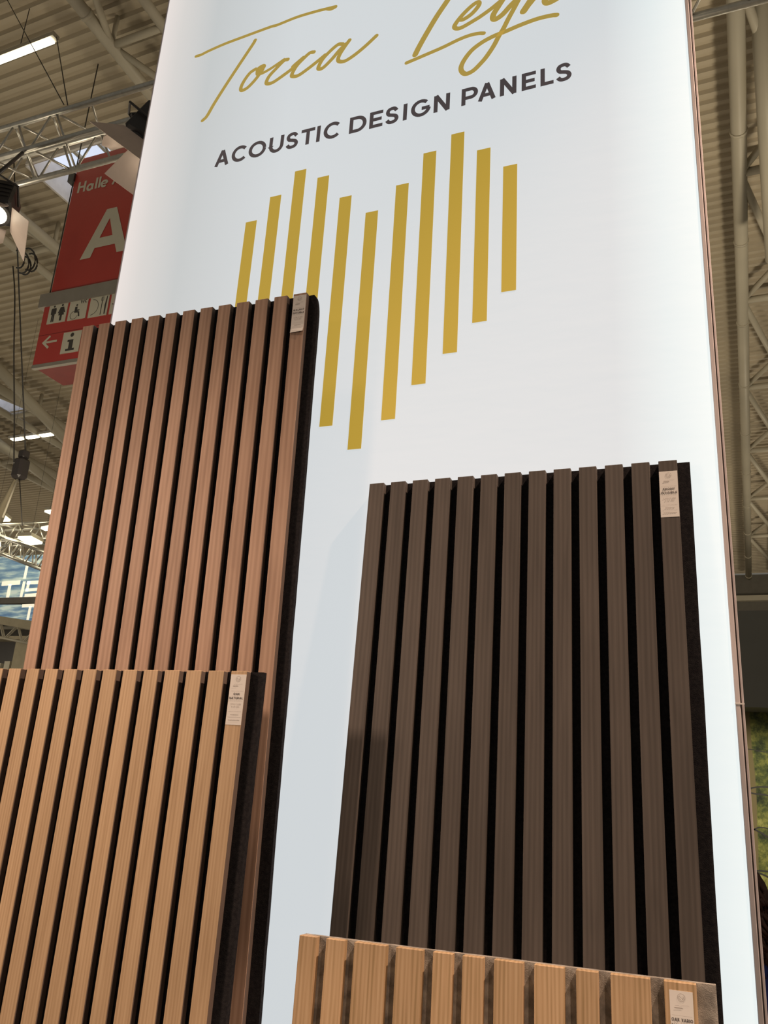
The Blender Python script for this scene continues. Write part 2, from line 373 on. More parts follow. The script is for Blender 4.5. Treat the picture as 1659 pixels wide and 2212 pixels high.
def glyph(bm, ch, x0, x1, z0, h, sw, y):
    """strokes of one capital fitted between x0 and x1, baseline z0, cap height h, stroke width sw"""
    a, b = x0 + sw / 2, x1 - sw / 2
    for k, st in enumerate(GL[ch]):
        pts = [(a + p[0] * (b - a), z0 + sw / 2 + p[1] * (h - sw)) for p in st]
        if ch in 'AVNWKYX':                                   # run diagonal ends to the cap line and base line
            pts = [(p[0], z0 + s[1] * h if s[1] in (0, 1) else p[1]) for p, s in zip(pts, st)]
        elif ch in 'IT':
            pts = [(p[0], z0 + h - sw / 2 if len(st) == 2 and st[0][1] == st[1][1] else z0 + s[1] * h) for p, s in zip(pts, st)]
            if st[0][1] == st[1][1]: pts = [(x0, pts[0][1]), (x1, pts[1][1])]
        elif ch in 'EHDPRLBU':
            if len(st) == 2 and st[0][0] == st[1][0]: pts = [(p[0], z0 + s[1] * h) for p, s in zip(pts, st)]
            elif ch == 'U': pts[0] = (pts[0][0], z0 + h); pts[-1] = (pts[-1][0], z0 + h)
            if ch in 'EL' and st[0][1] == st[-1][1]: pts[-1] = (a + (b + sw / 2 - a) * st[-1][0], pts[-1][1])
        ribbon(bm, pts, sw, y - 0.00001 * k, caps=False)
    return bm
def word(bm, s, cx, z0, h, sw, y, wmax=None, track=0.22):
    ws = [WID.get(c, 0.8) * h if c != ' ' else 0.35 * h for c in s]
    tot = sum(ws) + track * h * (len(s) - 1); k = 1 if wmax is None else min(1, wmax / tot)
    x = cx - tot * k / 2
    for c, w_ in zip(s, ws):
        if c != ' ': glyph(bm, c, x, x + w_ * k, z0, h, sw, y)
        x += (w_ + track * h) * k
    return bm

# ================================================================== LARGE STRUCTURE
tag(box_obj('floor', (-40, 12, -4, 40, -0.1, 0.0), M['floor']), kind='structure')

HALL = Matrix.Rotation(R_(-1.8), 4, 'Z')                     # the hall runs 1.8 degrees off the stand
def hz(y, dz=0.0): return CZ + 9.74 + dz - 0.05 * y          # underside of the roof deck
def hp(x, y, dz=0.0): return HALL @ Vector((x, y, hz(y, dz)))
holes = [(-10.35, -8.75, 7.75, 8.85), (-19.0, -17.3, 13.6, 14.9), (-16.2, -15.2, 8.2, 9.2)]
bm = bmesh.new(); pitch = 0.185; y = 0.6
prof = [(0.0, 0.0), (0.36, 0.0), (0.48, 0.05), (0.86, 0.05), (1.0, 0.0)]
while y < 33.0:
    segs = [(-36.0, 9.0)]
    for (a, b_, c, d) in holes:
        if c <= y + pitch * 0.5 <= d:
            ns = []
            for s0, s1 in segs:
                if a > s0 and b_ < s1: ns += [(s0, a), (b_, s1)]
                else: ns.append((s0, s1))
            segs = ns
    for s0, s1 in segs:
        pr = [[bm.verts.new(hp(xx, y + t * pitch, dz)) for t, dz in prof] for xx in (s0, s1)]
        for k in range(4): bm.faces.new((pr[0][k], pr[0][k + 1], pr[1][k + 1], pr[1][k]))
    y += pitch
ceiling = tag(bm_obj('ceiling', bm, M['deck']), kind='structure')
tag(box_obj('wall_far', (-40, 12, 33.2, 33.5, 0, 9.6), M['wallc']), kind='structure')
for k, (z0, z1) in enumerate([(8.55, 8.75), (7.75, 7.9), (7.1, 7.22)]):
    tag(box_obj('trim_%d' % (k + 1), (-40, 12, 32.95, 33.19, z0, z1), M['steel']), kind='structure')
tag(box_obj('trim_4', (-8, 12, 32.3, 32.9, 6.2, 6.75), M['steel']), kind='structure')

# skylights: white wells over a daylit pane
for k, (a, b_, c, d) in enumerate(holes):
    s = tag(empty('window_%d' % (k + 1), hp((a + b_) / 2, (c + d) / 2)), kind='structure')
    s.rotation_euler = (0, 0, R_(-1.8)); hx, hy = (b_ - a) / 2, (d - c) / 2
    bm = bmesh.new()
    for X0, X1, Y0, Y1 in ((-hx - .04, -hx, -hy, hy), (hx, hx + .04, -hy, hy), (-hx, hx, -hy - .04, -hy), (-hx, hx, hy, hy + .04)):
        box(bm, X0, X1, Y0, Y1, -0.04, 0.5)
    bm_obj('window_frame', bm, M['well'], s)
    for q in range(3):
        box_obj('pane', (-hx + q * 2 * hx / 3 + 0.03, -hx + (q + 1) * 2 * hx / 3 - 0.03, -hy, hy, 0.47, 0.49), M['sky_pane'], s)
    for q in (1, 2):
        box_obj('mullion', (-hx + q * 2 * hx / 3 - 0.03, -hx + q * 2 * hx / 3 + 0.03, -hy, hy, 0.42, 0.5), M['steel'], s)

# ================================================================== LIGHT BOX WALL
WY = 1.258; WX0 = -1.2006; WX1 = 0.0285; WTOP = CZ + 2.35
lb = tag(empty('light_box', (WX0, WY, 0)), 'tall white backlit advertising wall with gold bars and lettering behind the wood panels', 'light box')
bm = bmesh.new(); nx, nz_ = 24, 90
W_ = WX1 - WX0
grid = [[bm.verts.new((W_ * i / nx, 0.0, WTOP * j / nz_)) for j in range(nz_ + 1)] for i in range(nx + 1)]
for i in range(nx):
    for j in range(nz_): bm.faces.new((grid[i][j], grid[i + 1][j], grid[i + 1][j + 1], grid[i][j + 1]))
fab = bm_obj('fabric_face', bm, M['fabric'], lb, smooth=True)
DEP = 0.045
for nm, dm in (('frame_profile', (W_, W_ + 0.0065, -0.002, 0.022, 0, WTOP)), ('frame_profile', (-0.003, 0, -0.002, DEP, 0, WTOP)),
               ('frame_profile', (-0.003, W_ + 0.0065, -0.002, DEP, WTOP, WTOP + 0.02))):
    box_obj(nm, dm, M['frame'], lb, 0.0008)
box_obj('frame_seam', (W_ + 0.0065, W_ + 0.0085, 0.004, DEP, 0, WTOP), M['seam'], lb)
box_obj('rear_frame_profile', (W_ + 0.0085, W_ + 0.0115, 0.003, DEP, 0, WTOP), M['frame'], lb, 0.0006)
box_obj('joint_plate', (W_ - 0.0002, W_ + 0.0118, -0.0026, 0.0, CZ + 0.1205, CZ + 0.1225), M['paper'], lb)
box_obj('back_panel', (0, W_, 0.03, DEP, 0, WTOP), M['back'], lb)

def X(mm): return mm / 1000.0 - WX0                          # stand coordinates of the print, mm, to the box's own
bars = [(-879, 1117.7, 690), (-825.2, 1170.6, 700), (-770.4, 1224, 690), (-713.8, 1193.2, 700), (-657.1, 1128.8, 612.9), (-595.2, 1077.6, 560.7),
        (-532.3, 1128.8, 612.7), (-477, 1193.1, 676.5), (-419.6, 1224.2, 731.9), (-365.6, 1170.6, 787.2), (-312.7, 1118.2, 841.8)]
for x0, zt, zb in bars:
    box_obj('gold_bar', (X(x0), X(x0 + 27), -0.0009, -0.0003, CZ + zb / 1000, CZ + zt / 1000), M['gold'], lb)
ext = [('A', -986.2, -944.3), ('C', -940.3, -899.0), ('O', -896.3, -851.6), ('U', -844.0, -807.7), ('S', -803.0, -770.3), ('T', -765.0, -731.6),
       ('I', -728.6, -716.5), ('C', -710.1, -668.6), ('D', -649.1, -609.6), ('E', -602.7, -572.5), ('S', -567.9, -535.8), ('I', -528.2, -517.1),
       ('G', -509.8, -466.4), ('N', -460.1, -425.7), ('P', -401.2, -367.0), ('A', -369.2, -327.9), ('N', -322.0, -288.7), ('E', -278.4, -250.3),
       ('L', -241.4, -215.9), ('S', -212.6, -180.3)]
for ch, a, b_ in ext:
    bm = bmesh.new()
    ov = 0.0008 if ch in 'COGSU' else 0.0
    if ch == 'A': a += 2.2; b_ -= 2.2
    if ch == 'I': m_ = (a + b_) / 2; a, b_ = m_ - 6, m_ + 6
    glyph(bm, ch, X(a), X(b_), CZ + 1.2898 - ov, 0.0428 + 2 * ov, 0.0086, -0.0006)
    bm_obj('letter', bm, M['dark_print'], lb)
def scr(ox, oy, s, pts):                                      # traced signature: picture point -> point on the cloth
    out = []
    for p in pts:
        q = at(ox + p[0] / s, oy + p[1] / s, WY); out.append((q.x - WX0, q.z))
    return out
A2 = lambda pts: scr(410, 0, 7.213, pts)
A3 = lambda pts: scr(600, 0, 7.213, pts)
A4 = lambda pts: scr(860, 0, 8.295, pts)
A5 = lambda pts: scr(1040, 0, 8.295, pts)
strokes = [
 (A2([(100, 880), (180, 855), (300, 795), (550, 685), (870, 565), (1250, 425)]) + A3([(0, 390), (300, 270), (600, 180), (780, 135), (900, 105)]), 6.0),
 (A3([(780, 140), (835, 140), (900, 110)]), 7.0),
 (A2([(1020, 630), (980, 700), (760, 1030), (550, 1350), (380, 1620), (270, 1810), (200, 1880)]), 6.6),
 (A2([(1025, 1080), (940, 1140), (850, 1260), (798, 1370), (815, 1412), (900, 1370), (1000, 1270), (1080, 1170), (1135, 1090), (1140, 1050)]), 6.6),
 (A2([(1140, 1045), (1085, 1080), (1075, 1140)]), 11.5),
 (A2([(1075, 1150), (1130, 1145), (1250, 1080), (1370, 1000), (1470, 930)]), 5.6),
 (A2([(1530, 930), (1470, 950), (1350, 1070), (1240, 1190), (1195, 1285), (1225, 1308), (1310, 1280), (1470, 1170), (1600, 1070)]) + A3([(250, 1030), (400, 900)]), 6.8),
 (A3([(565, 815), (500, 830), (400, 920), (290, 1040), (222, 1165), (245, 1195), (330, 1175), (480, 1070), (620, 960), (740, 860)]), 6.8),
 (A3([(1010, 690), (940, 700), (820, 800), (700, 930), (636, 1050), (655, 1080), (720, 1050), (850, 920), (960, 790), (1060, 690)]), 6.8),
 (A3([(1120, 630), (1040, 740), (965, 860), (942, 935), (975, 965), (1060, 950), (1200, 860), (1370, 720), (1540, 560)]), 6.8),
 (A4([(1300, -640), (1100, -330), (895, 0), (700, 290), (520, 590), (380, 840), (308, 985)]), 9.0),
 (A4([(155, 1132), (250, 1092), (500, 985), (800, 855), (1100, 710), (1300, 635), (1450, 605), (1535, 603)]), 6.4),
 (A4([(1100, 360), (1180, 350), (1320, 255), (1430, 130), (1455, 62), (1415, 48), (1300, 130), (1150, 280), (1040, 420), (1012, 490), (1060, 518), (1160, 490), (1400, 350)]) + A5([(0, 290), (180, 160), (350, 20), (470, -80)]), 7.2),
 (A5([(470, -130), (300, 130), (220, 260), (210, 335), (260, 348), (380, 265), (520, 110), (650, -20), (760, -150)]), 8.8),
 (A5([(790, -230), (700, -60), (600, 130), (480, 350), (400, 510), (310, 660), (220, 830), (100, 1010)]) + A4([(1493, 1130), (1350, 1270), (1220, 1330), (1145, 1290), (1132, 1200), (1200, 1060), (1330, 900), (1500, 770), (1659, 680)]) + A5([(300, 620), (420, 575), (700, 455), (1000, 345), (1250, 285), (1350, 275)]), 7.4),
 (A5([(755, 210), (900, -10), (1050, -260)]), 10.5),
 (A5([(800, 150), (1050, -150), (1250, -330), (1330, -300), (1250, -150), (1150, -20), (1145, 40), (1180, 62), (1260, 35), (1400, -50), (1560, -200)]), 9.0),
]
for k, (pts, wd) in enumerate(strokes):
    bm = bmesh.new(); ribbon(bm, [(p.x, p.y) for p in catmull([Vector((a, b_, 0)) for a, b_ in pts], 7)], wd * 1.5 / 1000, -0.0005 - 0.00003 * k)
    bm_obj('script_stroke', bm, M['gold_script'], lb)

# ================================================================== SLATTED PANELS
def felt_sheet(w0, w1, y0, y1, z0, z1, rnd, wob):
    """felt backing with slightly uneven cut edge and a rounded upper corner"""
    bm = bmesh.new(); out = [(w0, z0), (w1, z0)]
    n = 40
    for k in range(1, n):
        z = z0 + (z1 - rnd - z0) * k / n
        out.append((w1 + wob * noise.noise(Vector((z * 14, w1 * 3, 0))), z))
    if rnd > 0.004:
        for k in range(9):
            a = R_(90 * k / 8); out.append((w1 - 0.011 + 0.011 * math.cos(a), z1 - rnd + rnd * math.sin(a)))
    else: out.append((w1, z1))
    for k in range(1, 10): out.append((w1 + (w0 - w1) * k / 10 * 1.0 if rnd <= 0.004 else w1 - 0.011 + (w0 - w1 + 0.011) * k / 10, z1 + (0.0006 * noise.noise(Vector((k * 3.1, 0, 1))))))
    out.append((w0, z1))
    f = [bm.verts.new((x, y0, z)) for x, z in out]; g = [bm.verts.new((x, y1, z)) for x, z in out]
    bm.faces.new(f); bm.faces.new(g[::-1])
    for i in range(len(out)): j = (i + 1) % len(out); bm.faces.new((f[i], g[i], g[j], f[j]))
    return bm
def card(parent, x0, x1, zt, zb, y, words, curl=0.0, skip=False):
    bm = bmesh.new(); n = 10
    fr = []
    for j in range(n + 1):
        t = j / n; z = zt + (zb - zt) * t; off = -0.0004 - curl * max(0, t - 0.8) ** 2 * 20
        fr.append([bm.verts.new((x0, y + off * 0.5, z)), bm.verts.new((x1, y + off, z)), bm.verts.new((x1, y + off + 0.0003, z)), bm.verts.new((x0, y + off * 0.5 + 0.0003, z))])
    for a, b_ in zip(fr, fr[1:]):
        for q in range(4): bm.faces.new((a[q], a[(q + 1) % 4], b_[(q + 1) % 4], b_[q]))
    bm.faces.new(fr[0]); bm.faces.new(fr[-1][::-1])
    c = bm_obj('label_card', bm, M['paper'], parent); c['label'] = 'small cream paper label on the last slat'
    cx = (x0 + x1) / 2; H = zt - zb; yy = y - 0.0008
    bm = bmesh.new()
    word(bm, words[0], cx, zt - H * 0.415, H * 0.045, 0.0006, yy, 0.023)
    word(bm, words[1], cx, zt - H * 0.495, H * 0.045, 0.0006, yy, 0.023)
    bm_obj('label_print', bm, M['ink'], c)
    bm = bmesh.new()
    ribbon(bm, arc(cx, zt - H * 0.09, 0.0040, 0.0040, 0, 360, 24), 0.0003, yy, caps=False)
    ribbon(bm, arc(cx, zt - H * 0.09, 0.0024, 0.0024, 130, 400, 16), 0.0003, yy, caps=False)
    ribbon(bm, [(cx - 0.0022, zt - H * 0.075), (cx + 0.0022, zt - H * 0.108)], 0.0003, yy, caps=False)
    ribbon(bm, [(p.x, p.y) for p in catmull([(cx - 0.007, zt - H * 0.205, 0), (cx - 0.004, zt - H * 0.198, 0), (cx - 0.002, zt - H * 0.206, 0), (cx + 0.001, zt - H * 0.197, 0), (cx + 0.008, zt - H * 0.19, 0)], 4)], 0.0002, yy)
    ribbon(bm, [(cx - 0.0075, zt - H * 0.235), (cx + 0.0005, zt - H * 0.232)], 0.0009, yy)
    for q in ((0.335, 0.026 * 0.42), (0.53, 0.026 * 0.42), (0.74, 0.026 * 0.42), (0.85, 0.026 * 0.42)):
        ribbon(bm, [(cx - q[1], zt - H * q[0]), (cx + q[1], zt - H * q[0])], 0.00016, yy, caps=False)
    word(bm, '2770 X 605', cx, zt - H * 0.615, H * 0.032, 0.00025, yy, 0.018)
    word(bm, 'X 21 MM', cx, zt - H * 0.665, H * 0.032, 0.00025, yy, 0.013)
    for zf, hw in ((0.805, 0.0065), (0.91, 0.0095)):
        x = cx - hw
        while x < cx + hw:
            l = random.uniform(0.001, 0.0026); ribbon(bm, [(x, zt - H * zf), (min(x + l, cx + hw), zt - H * zf)], 0.0007, yy, caps=False); x += l + 0.0005
    bm_obj('label_small_print', bm, M['thin_ink'], c)
    return c
_slat_cache = {}
def make_panel(name, label, top, yaw, lean, roll, slats, fw, wd, fl, cardargs, rnd=0.003, wob=0.0008, thick=0.012, fth=0.009, drop=0.0, core=False):
    Rp = Matrix.Rotation(yaw, 3, 'Z') @ Matrix.Rotation(lean, 3, 'X') @ Matrix.Rotation(roll, 3, 'Y')
    top = Vector(top); Lz = top.z / Rp[2][2] - 0.003
    base = top - Rp @ Vector((0, 0, Lz))
    root = empty(name, base); root.rotation_euler = Rp.to_euler()
    tag(root, label, 'wall panel', 'slatted acoustic panels leaning in front of the light box')
    f = bm_obj('felt_backing', felt_sheet(0.001, fw, thick, thick + fth, 0.0, Lz - drop, rnd, wob), fl, root)
    for a, b_ in slats:
        key = (round(b_ - a, 4), round(Lz, 4), wd.name)
        if key not in _slat_cache:
            bm = box(bmesh.new(), 0, b_ - a, 0, thick, 0, Lz, 0.0006)
            sl_ = bm_obj('slat', bm, wd, root, (a, 0, 0)); _slat_cache[key] = sl_
            if core:                                          # veneer on the face only, dark board at the sides
                sl_.data.materials.append(M['core'])
                for f_ in sl_.data.polygons:
                    if abs(f_.normal.x) > 0.9: f_.material_index = 1
        else: link('slat', _slat_cache[key].data, None, root, (a, 0, 0))
    ca = cardargs; card(root, ca[0], ca[1], Lz + ca[2], Lz + ca[3], 0.0, ca[4], *ca[5:])
    return root
reg = [(0.04 * k, 0.04 * k + 0.027) for k in range(13)]
make_panel('slatted_panel', 'tall walnut-brown slatted acoustic panel with rounded felt corner, standing highest at left',
           (-1.16298, 1.14227, CZ + 0.84196), R_(1.809), R_(1.1796), 0, reg, 0.527, M['walnut'], M['felt'],
           (0.4807, 0.5067, -0.0045, -0.0815, ('WALNUT', 'INVISIBLE'), 0.004), rnd=0.05, wob=0.0012, core=True)
make_panel('slatted_panel', 'dark ebony-brown slatted acoustic panel standing at right before the white wall',
           (-0.53656, 1.23452, CZ + 0.4819), R_(-0.036), R_(-2.9017), 0, reg, 0.525, M['ebony'], M['felt'],
           (0.4803, 0.5067, -0.018, -0.0925, ('EBONY', 'INVISIBLE')))
make_panel('slatted_panel', 'light natural oak slatted acoustic panel with black felt in front of the walnut one',
           (-1.14751, 1.071, CZ + 0.134), R_(-0.65), R_(-0.837), 0, reg, 0.5285, M['oak'], M['felt'],
           (0.4807, 0.5072, -0.0052, -0.078, ('OAK', 'NATURAL')), core=True)
var = [(0, 25), (39, 65), (79, 123), (136.5, 172), (186, 211.5), (224.5, 251), (264.5, 300.5), (314, 350), (364, 390), (404, 449), (464, 499.5)]
make_panel('slatted_panel', 'low oak panel of unequal slats on mottled grey felt, front right in the picture',
           (-0.5364, 1.1, CZ - 0.2119), R_(2.5), R_(-2), R_(-0.35), [(a / 1000, b_ / 1000) for a, b_ in var], 0.521, M['vario'], M['grey_felt'],
           (0.4695, 0.495, -0.0085, -0.083, ('OAK VARIO', 'NATURAL')))

# ================================================================== ALUMINIUM TRUSSES
def truss(name, label, p0, p1, a=0.29, r=0.025, rb=0.0095, pitch=0.38, mat='alu', short=None, cat='truss', group=None):
    p0, p1 = Vector(p0), Vector(p1); d = p1 - p0; L = d.length
    root = empty(name, p0); root.rotation_euler = Matrix((d.normalized(), Vector((0, 0, 1)).cross(d).normalized(), d.cross(Vector((0, 0, 1)).cross(d)).normalized())).transposed().to_euler()
    tag(root, label, cat, group)
    cs = [(0, 0), (0, a), (a, 0), (a, a)]                    # (y, z): front-bottom, front-top, rear-bottom, rear-top
    me = None
    for k, (y, z) in enumerate(cs):
        l = L - (short if (short and (y, z) == (a, 0)) else 0)
        if l == L and me: link('chord', me, None, root, (0, y, z))
        else:
            o = tube_obj('chord', (0, y, z), (l, y, z), r, M[mat], root, 16)
            if l == L: me = o.data
    tb = {}
    def brace(q0, q1):
        q0, q1 = Vector(q0), Vector(q1); key = tuple(round(c, 3) for c in (q1 - q0))
        if key in tb: link('brace', tb[key], None, root, q0)
        else: tb[key] = tube_obj('brace', q0, q1, rb, M[mat], root, 8).data
    n = int(L / pitch)
    faces = [((0, 0), (0, a)), ((a, 0), (a, a)), ((0, 0), (a, 0)), ((0, a), (a, a))]
    for fi, ((y0, z0), (y1, z1)) in enumerate(faces):
        for i in range(n):
            x = 0.04 + i * pitch + (pitch * 0.5 if fi % 2 else 0); g = 0.02
            if x + pitch > L - 0.02 - (short or 0): break
            brace((x + g, y0, z0), (x + pitch / 2 - g, y1, z1)); brace((x + pitch / 2 + g, y1, z1), (x + pitch - g, y0, z0))
    return root
truss('lighting_truss', 'square aluminium lighting truss running across above the red hall sign', (-6.6, 3.70, CZ + 4.42), (-2.3, 3.70, CZ + 4.42), short=1.67, group='aluminium lighting trusses')
truss('lighting_truss', 'aluminium lighting truss passing behind the right top of the light box', (-0.9, 3.77, CZ + 4.40), (3.4, 3.77, CZ + 4.40), group='aluminium lighting trusses')

def spotlight(label, loc, aim, power, yaw_y=0, s=1.0):
    root = empty('theatre_spotlight', loc); root.rotation_euler = (Vector(aim) - Vector(loc)).to_track_quat('-Z', 'Y').to_euler()
    tag(root, label, 'spotlight', 'theatre spotlights with barn doors')
    bm = bmesh.new(); box(bm, -0.13 * s, 0.13 * s, -0.13 * s, 0.13 * s, 0.02 * s, 0.30 * s, 0.02 * s)
    for k in range(4): box(bm, -0.10 * s, 0.10 * s, -0.138 * s, 0.138 * s, (0.08 + 0.05 * k) * s, (0.095 + 0.05 * k) * s)
    bm_obj('housing', bm, M['black'], root)
    bm = bmesh.new(); tube(bm, (0, 0, 0.0), (0, 0, 0.03 * s), 0.12 * s, 24); smooth_sides(bm_obj('front_ring', bm, M['black'], root))
    bm = bmesh.new(); tube(bm, (0, 0, -0.002 * s), (0, 0, 0.0), 0.095 * s, 24); bm_obj('lens', bm, M['lamp_on'], root)
    for k in range(4):
        a = R_(90 * k + 10); t = R_(38 if k % 2 else 30)
        bm = bmesh.new(); q = 0.125 * s
        if k % 2: sh = [(-0.12, 0), (0.12, 0), (0.21, 0.26), (-0.21, 0.26)]
        else: sh = [(-0.1, 0), (0.1, 0), (0.1, 0.11), (0.02, 0.18), (-0.06, 0.15), (-0.1, 0.08)]
        vs = []
        for dn in (0, 0.004):
            vs.append([bm.verts.new(Matrix.Rotation(a, 3, 'Z') @ Vector((x * s, q + y * s * math.sin(t) + dn, -y * s * math.cos(t)))) for x, y in sh])
        bm.faces.new(vs[0]); bm.faces.new(vs[1][::-1]); n = len(sh)
        for i in range(n): bm.faces.new((vs[0][i], vs[1][i], vs[1][(i + 1) % n], vs[0][(i + 1) % n]))
        bm_obj('barn_door', bm, M['flap'], root)
    bm = bmesh.new(); path_tube(bm, [(-0.15 * s, 0, 0.15 * s), (-0.16 * s, 0.18 * s, 0.17 * s), (0, 0.26 * s, 0.18 * s), (0.16 * s, 0.18 * s, 0.17 * s), (0.15 * s, 0, 0.15 * s)], 0.01 * s)
    bm_obj('yoke', bm, M['black'], root)
    iv = (Matrix.Translation(loc) @ root.rotation_euler.to_matrix().to_4x4()).inverted()
    top_ = iv @ Vector((loc[0], 3.69, CZ + 4.39))
    tube_obj('hook_clamp', (0, 0.24 * s, 0.18 * s), top_, 0.014, M['black'], root, 8)
    d = bpy.data.lights.new('spot_beam', 'SPOT'); d.energy = power; d.color = (1.0, 0.78, 0.58); d.spot_size = R_(100); d.spot_blend = 0.6; d.shadow_soft_size = 0.06
    lo = bpy.data.objects.new('spot_beam', d); COL.objects.link(lo); lo.parent = root; lo.location = (0, 0, -0.05)
    return root
p = at(303, 318, 3.50)
spotlight('black theatre spotlight with lit pinkish barn doors at the left edge of the light box', p, p + Vector((-0.75, -0.3, -1.3)), 90, s=0.95)
p = at(-12, 462, 3.58)
spotlight('black theatre spotlight with glowing front at the left picture border', p, p + Vector((0.25, -0.35, -1.3)), 60, s=0.9)

# ================================================================== ROOF GIRDERS
def chord_line(x, y0, y1, dz=-0.5): return hp(x, y0, dz), hp(x, y1, dz)
def girder(label, xa, xb, y0, y1, step, dz=-0.5, r=0.09, dzb=None, cat='roof truss', one=False):
    dzb = dz if dzb is None else dzb
    root = empty('roof_girder', hp(xa, y0, dz)); tag(root, label, cat, 'steel roof girders under the corrugated deck')
    o = root.location.copy()
    def T(nm, a, b_, rr): tube_obj(nm, a - o, b_ - o, rr, M['steel'], root, 12)
    T('chord', hp(xa, y0, dz), hp(xa, y1, dz), r); T('chord', hp(xb, y0, dzb), hp(xb, y1, dzb), r * 0.8)
    y = y0 + 0.3; k = 0
    while y + step < y1:
        T('cross_strut', hp(xa, y, dz), hp(xb, y, dzb), r * 0.6)
        if one: T('diagonal_brace', hp(xa, y, dz), hp(xa + 1.5, y - 1.7, 0.0), r * 0.5)
        T('diagonal_brace', hp(xa, y, dz), hp(xb, y + step, dzb), r * 0.55) if k % 2 == 0 or one else T('diagonal_brace', hp(xb, y, dzb), hp(xa, y + step, dz), r * 0.55)
        T('hanger_post', hp(xa, y, dz), hp(xa, y, 0.0), r * 0.4)
        y += step; k += 1
    y = y0 + 1.2
    while y < y1:
        T('joint_collar', hp(xa, y, dz), hp(xa, y + 0.05, dz), r * 1.12); y += 2.4
    return root
girder('painted steel roof girder above the top of the red hall sign', -7.07, -6.23, 2.0, 13.0, 1.9, r=0.085)
girder('painted steel roof girder running behind the coiled cables at far left', -10.96, -11.72, 4.0, 17.0, 2.4, r=0.10)
girder('painted steel roof girder beside the lower skylight at the left border', -16.5, -17.5, 8.0, 24.0, 3.0, r=0.12)
girder('painted steel roof girder crossing behind the dark chain hoist', -19.4, -20.4, 10.0, 28.0, 3.2, r=0.13)
girder('long painted steel roof girder seen right of the light box', 0.48, 1.32, 4.1, 32.0, 3.28, r=0.105, one=True)
# two heavier sloping tubes under the deck
for lab, a, b_ in (('thick sloping roof tube behind the lower left of the red sign', (-60, 735, 12.0), (175, 985, 15.0)),
                   ('thick sloping roof tube passing behind the chain hoist', (-60, 915, 15.0), (150, 1070, 18.5))):
    p0, p1 = at(*a), at(*b_)
    tag(tube_obj('roof_tube', p0, p1, 0.13, M['steel'], None, 14), lab, 'roof tube', 'sloping roof tubes')
p0 = at(1640, -60, 8.0); p1 = at(1672, 560, 11.5)
tag(tube_obj('roof_tube', p0, p1, 0.12, M['steel'], None, 14), 'thick sloping roof tube at the upper right picture border', 'roof tube', 'sloping roof tubes')

# ceiling lamps
def strip_lamp(label, p0, p1, wd, segs, gap=0.03):
    p0, p1 = Vector(p0), Vector(p1); d = p1 - p0; L = d.length
    root = empty('strip_light', p0); root.rotation_euler = (0, -math.asin(d.z / L), math.atan2(d.y, d.x)); tag(root, label, 'ceiling light', 'long strip lights under the hall roof')
    box_obj('lamp_housing', (-0.02, L + 0.02, -wd * 0.6, wd * 0.6, 0.0, 0.07), M['steel'], root)
    for k in range(segs):
        box_obj('lamp_tube', (k * L / segs + gap, (k + 1) * L / segs - gap, -wd / 2, wd / 2, -0.03, 0.0), M['lamp_on'], root)
    for k in range(2): tube_obj('hanger_wire', (L * (0.2 + 0.6 * k), 0, 0.07), (L * (0.2 + 0.6 * k), 0, 0.75), 0.006, M['cable'], root, 6)
    return root
strip_lamp('long glowing strip light near the top left corner', hp(-10.6, 5.6, -0.75), hp(-7.52, 5.6, -0.75), 0.085, 3)
strip_lamp('small broken row of strip lights above the chain hoist', hp(-18.5, 15.3, -0.6), hp(-16.9, 15.3, -0.6), 0.14, 3, 0.06)
for lab, q in (('glowing square panel lamp at the left border above the far truss', [(-30, 1108), (-2, 1108), (22, 1126), (-25, 1129)]),
               ('glowing square panel lamp between the far truss and the blue banner', [(38, 1163), (66, 1162), (91, 1175), (64, 1178)]),
               ('small glowing lamp at the walnut panel edge, upper of two', [(96, 1106), (118, 1104), (120, 1111), (108, 1111)]),
               ('small glowing lamp at the walnut panel edge, lower of two', [(88, 1142), (104, 1139), (110, 1146), (98, 1147)])):
    bm = bmesh.new(); P = [at(a, b_, {1108: 11.9, 1163: 10.3, 1106: 11.0, 1142: 10.3}[q[0][1]]) for a, b_ in q]
    zc = sum(v_.z for v_ in P) / 4; P = []
    for a, b_ in q:
        d = ray(a, b_); t = (zc - CZ) / d.z; P.append(Vector((0, 0, CZ)) + d * t)
    c = sum(P, Vector()) / 4; root = empty('panel_light', c); tag(root, lab, 'ceiling light', 'square lamps over the far stand')
    vs = [bm.verts.new(v_ - c) for v_ in P]; bm.faces.new(vs)
    r = bmesh.ops.extrude_face_region(bm, geom=bm.faces[:]); bmesh.ops.translate(bm, verts=[g for g in r['geom'] if isinstance(g, bmesh.types.BMVert)], vec=(0, 0, 0.03))
    bm_obj('lamp_face', bm, M['panel_on'], root)
    bm = bmesh.new(); vs = [bm.verts.new((v_ - c) * 1.08 + Vector((0, 0, 0.035))) for v_ in P]; bm.faces.new(vs)
    r = bmesh.ops.extrude_face_region(bm, geom=bm.faces[:]); bmesh.ops.translate(bm, verts=[g for g in r['geom'] if isinstance(g, bmesh.types.BMVert)], vec=(0, 0, 0.06))
    bm_obj('lamp_housing', bm, M['steel'], root)
    tube_obj('hanger_wire', (0, 0, 0.09), (0, 0, hz(c.y, 0.03) - c.z), 0.0025, M['cable'], root, 6)
lamp('far_stand_lamp', 'POINT', at(20, 1150, 11.2), 32, (1.0, 0.88, 0.58), size=0.2)

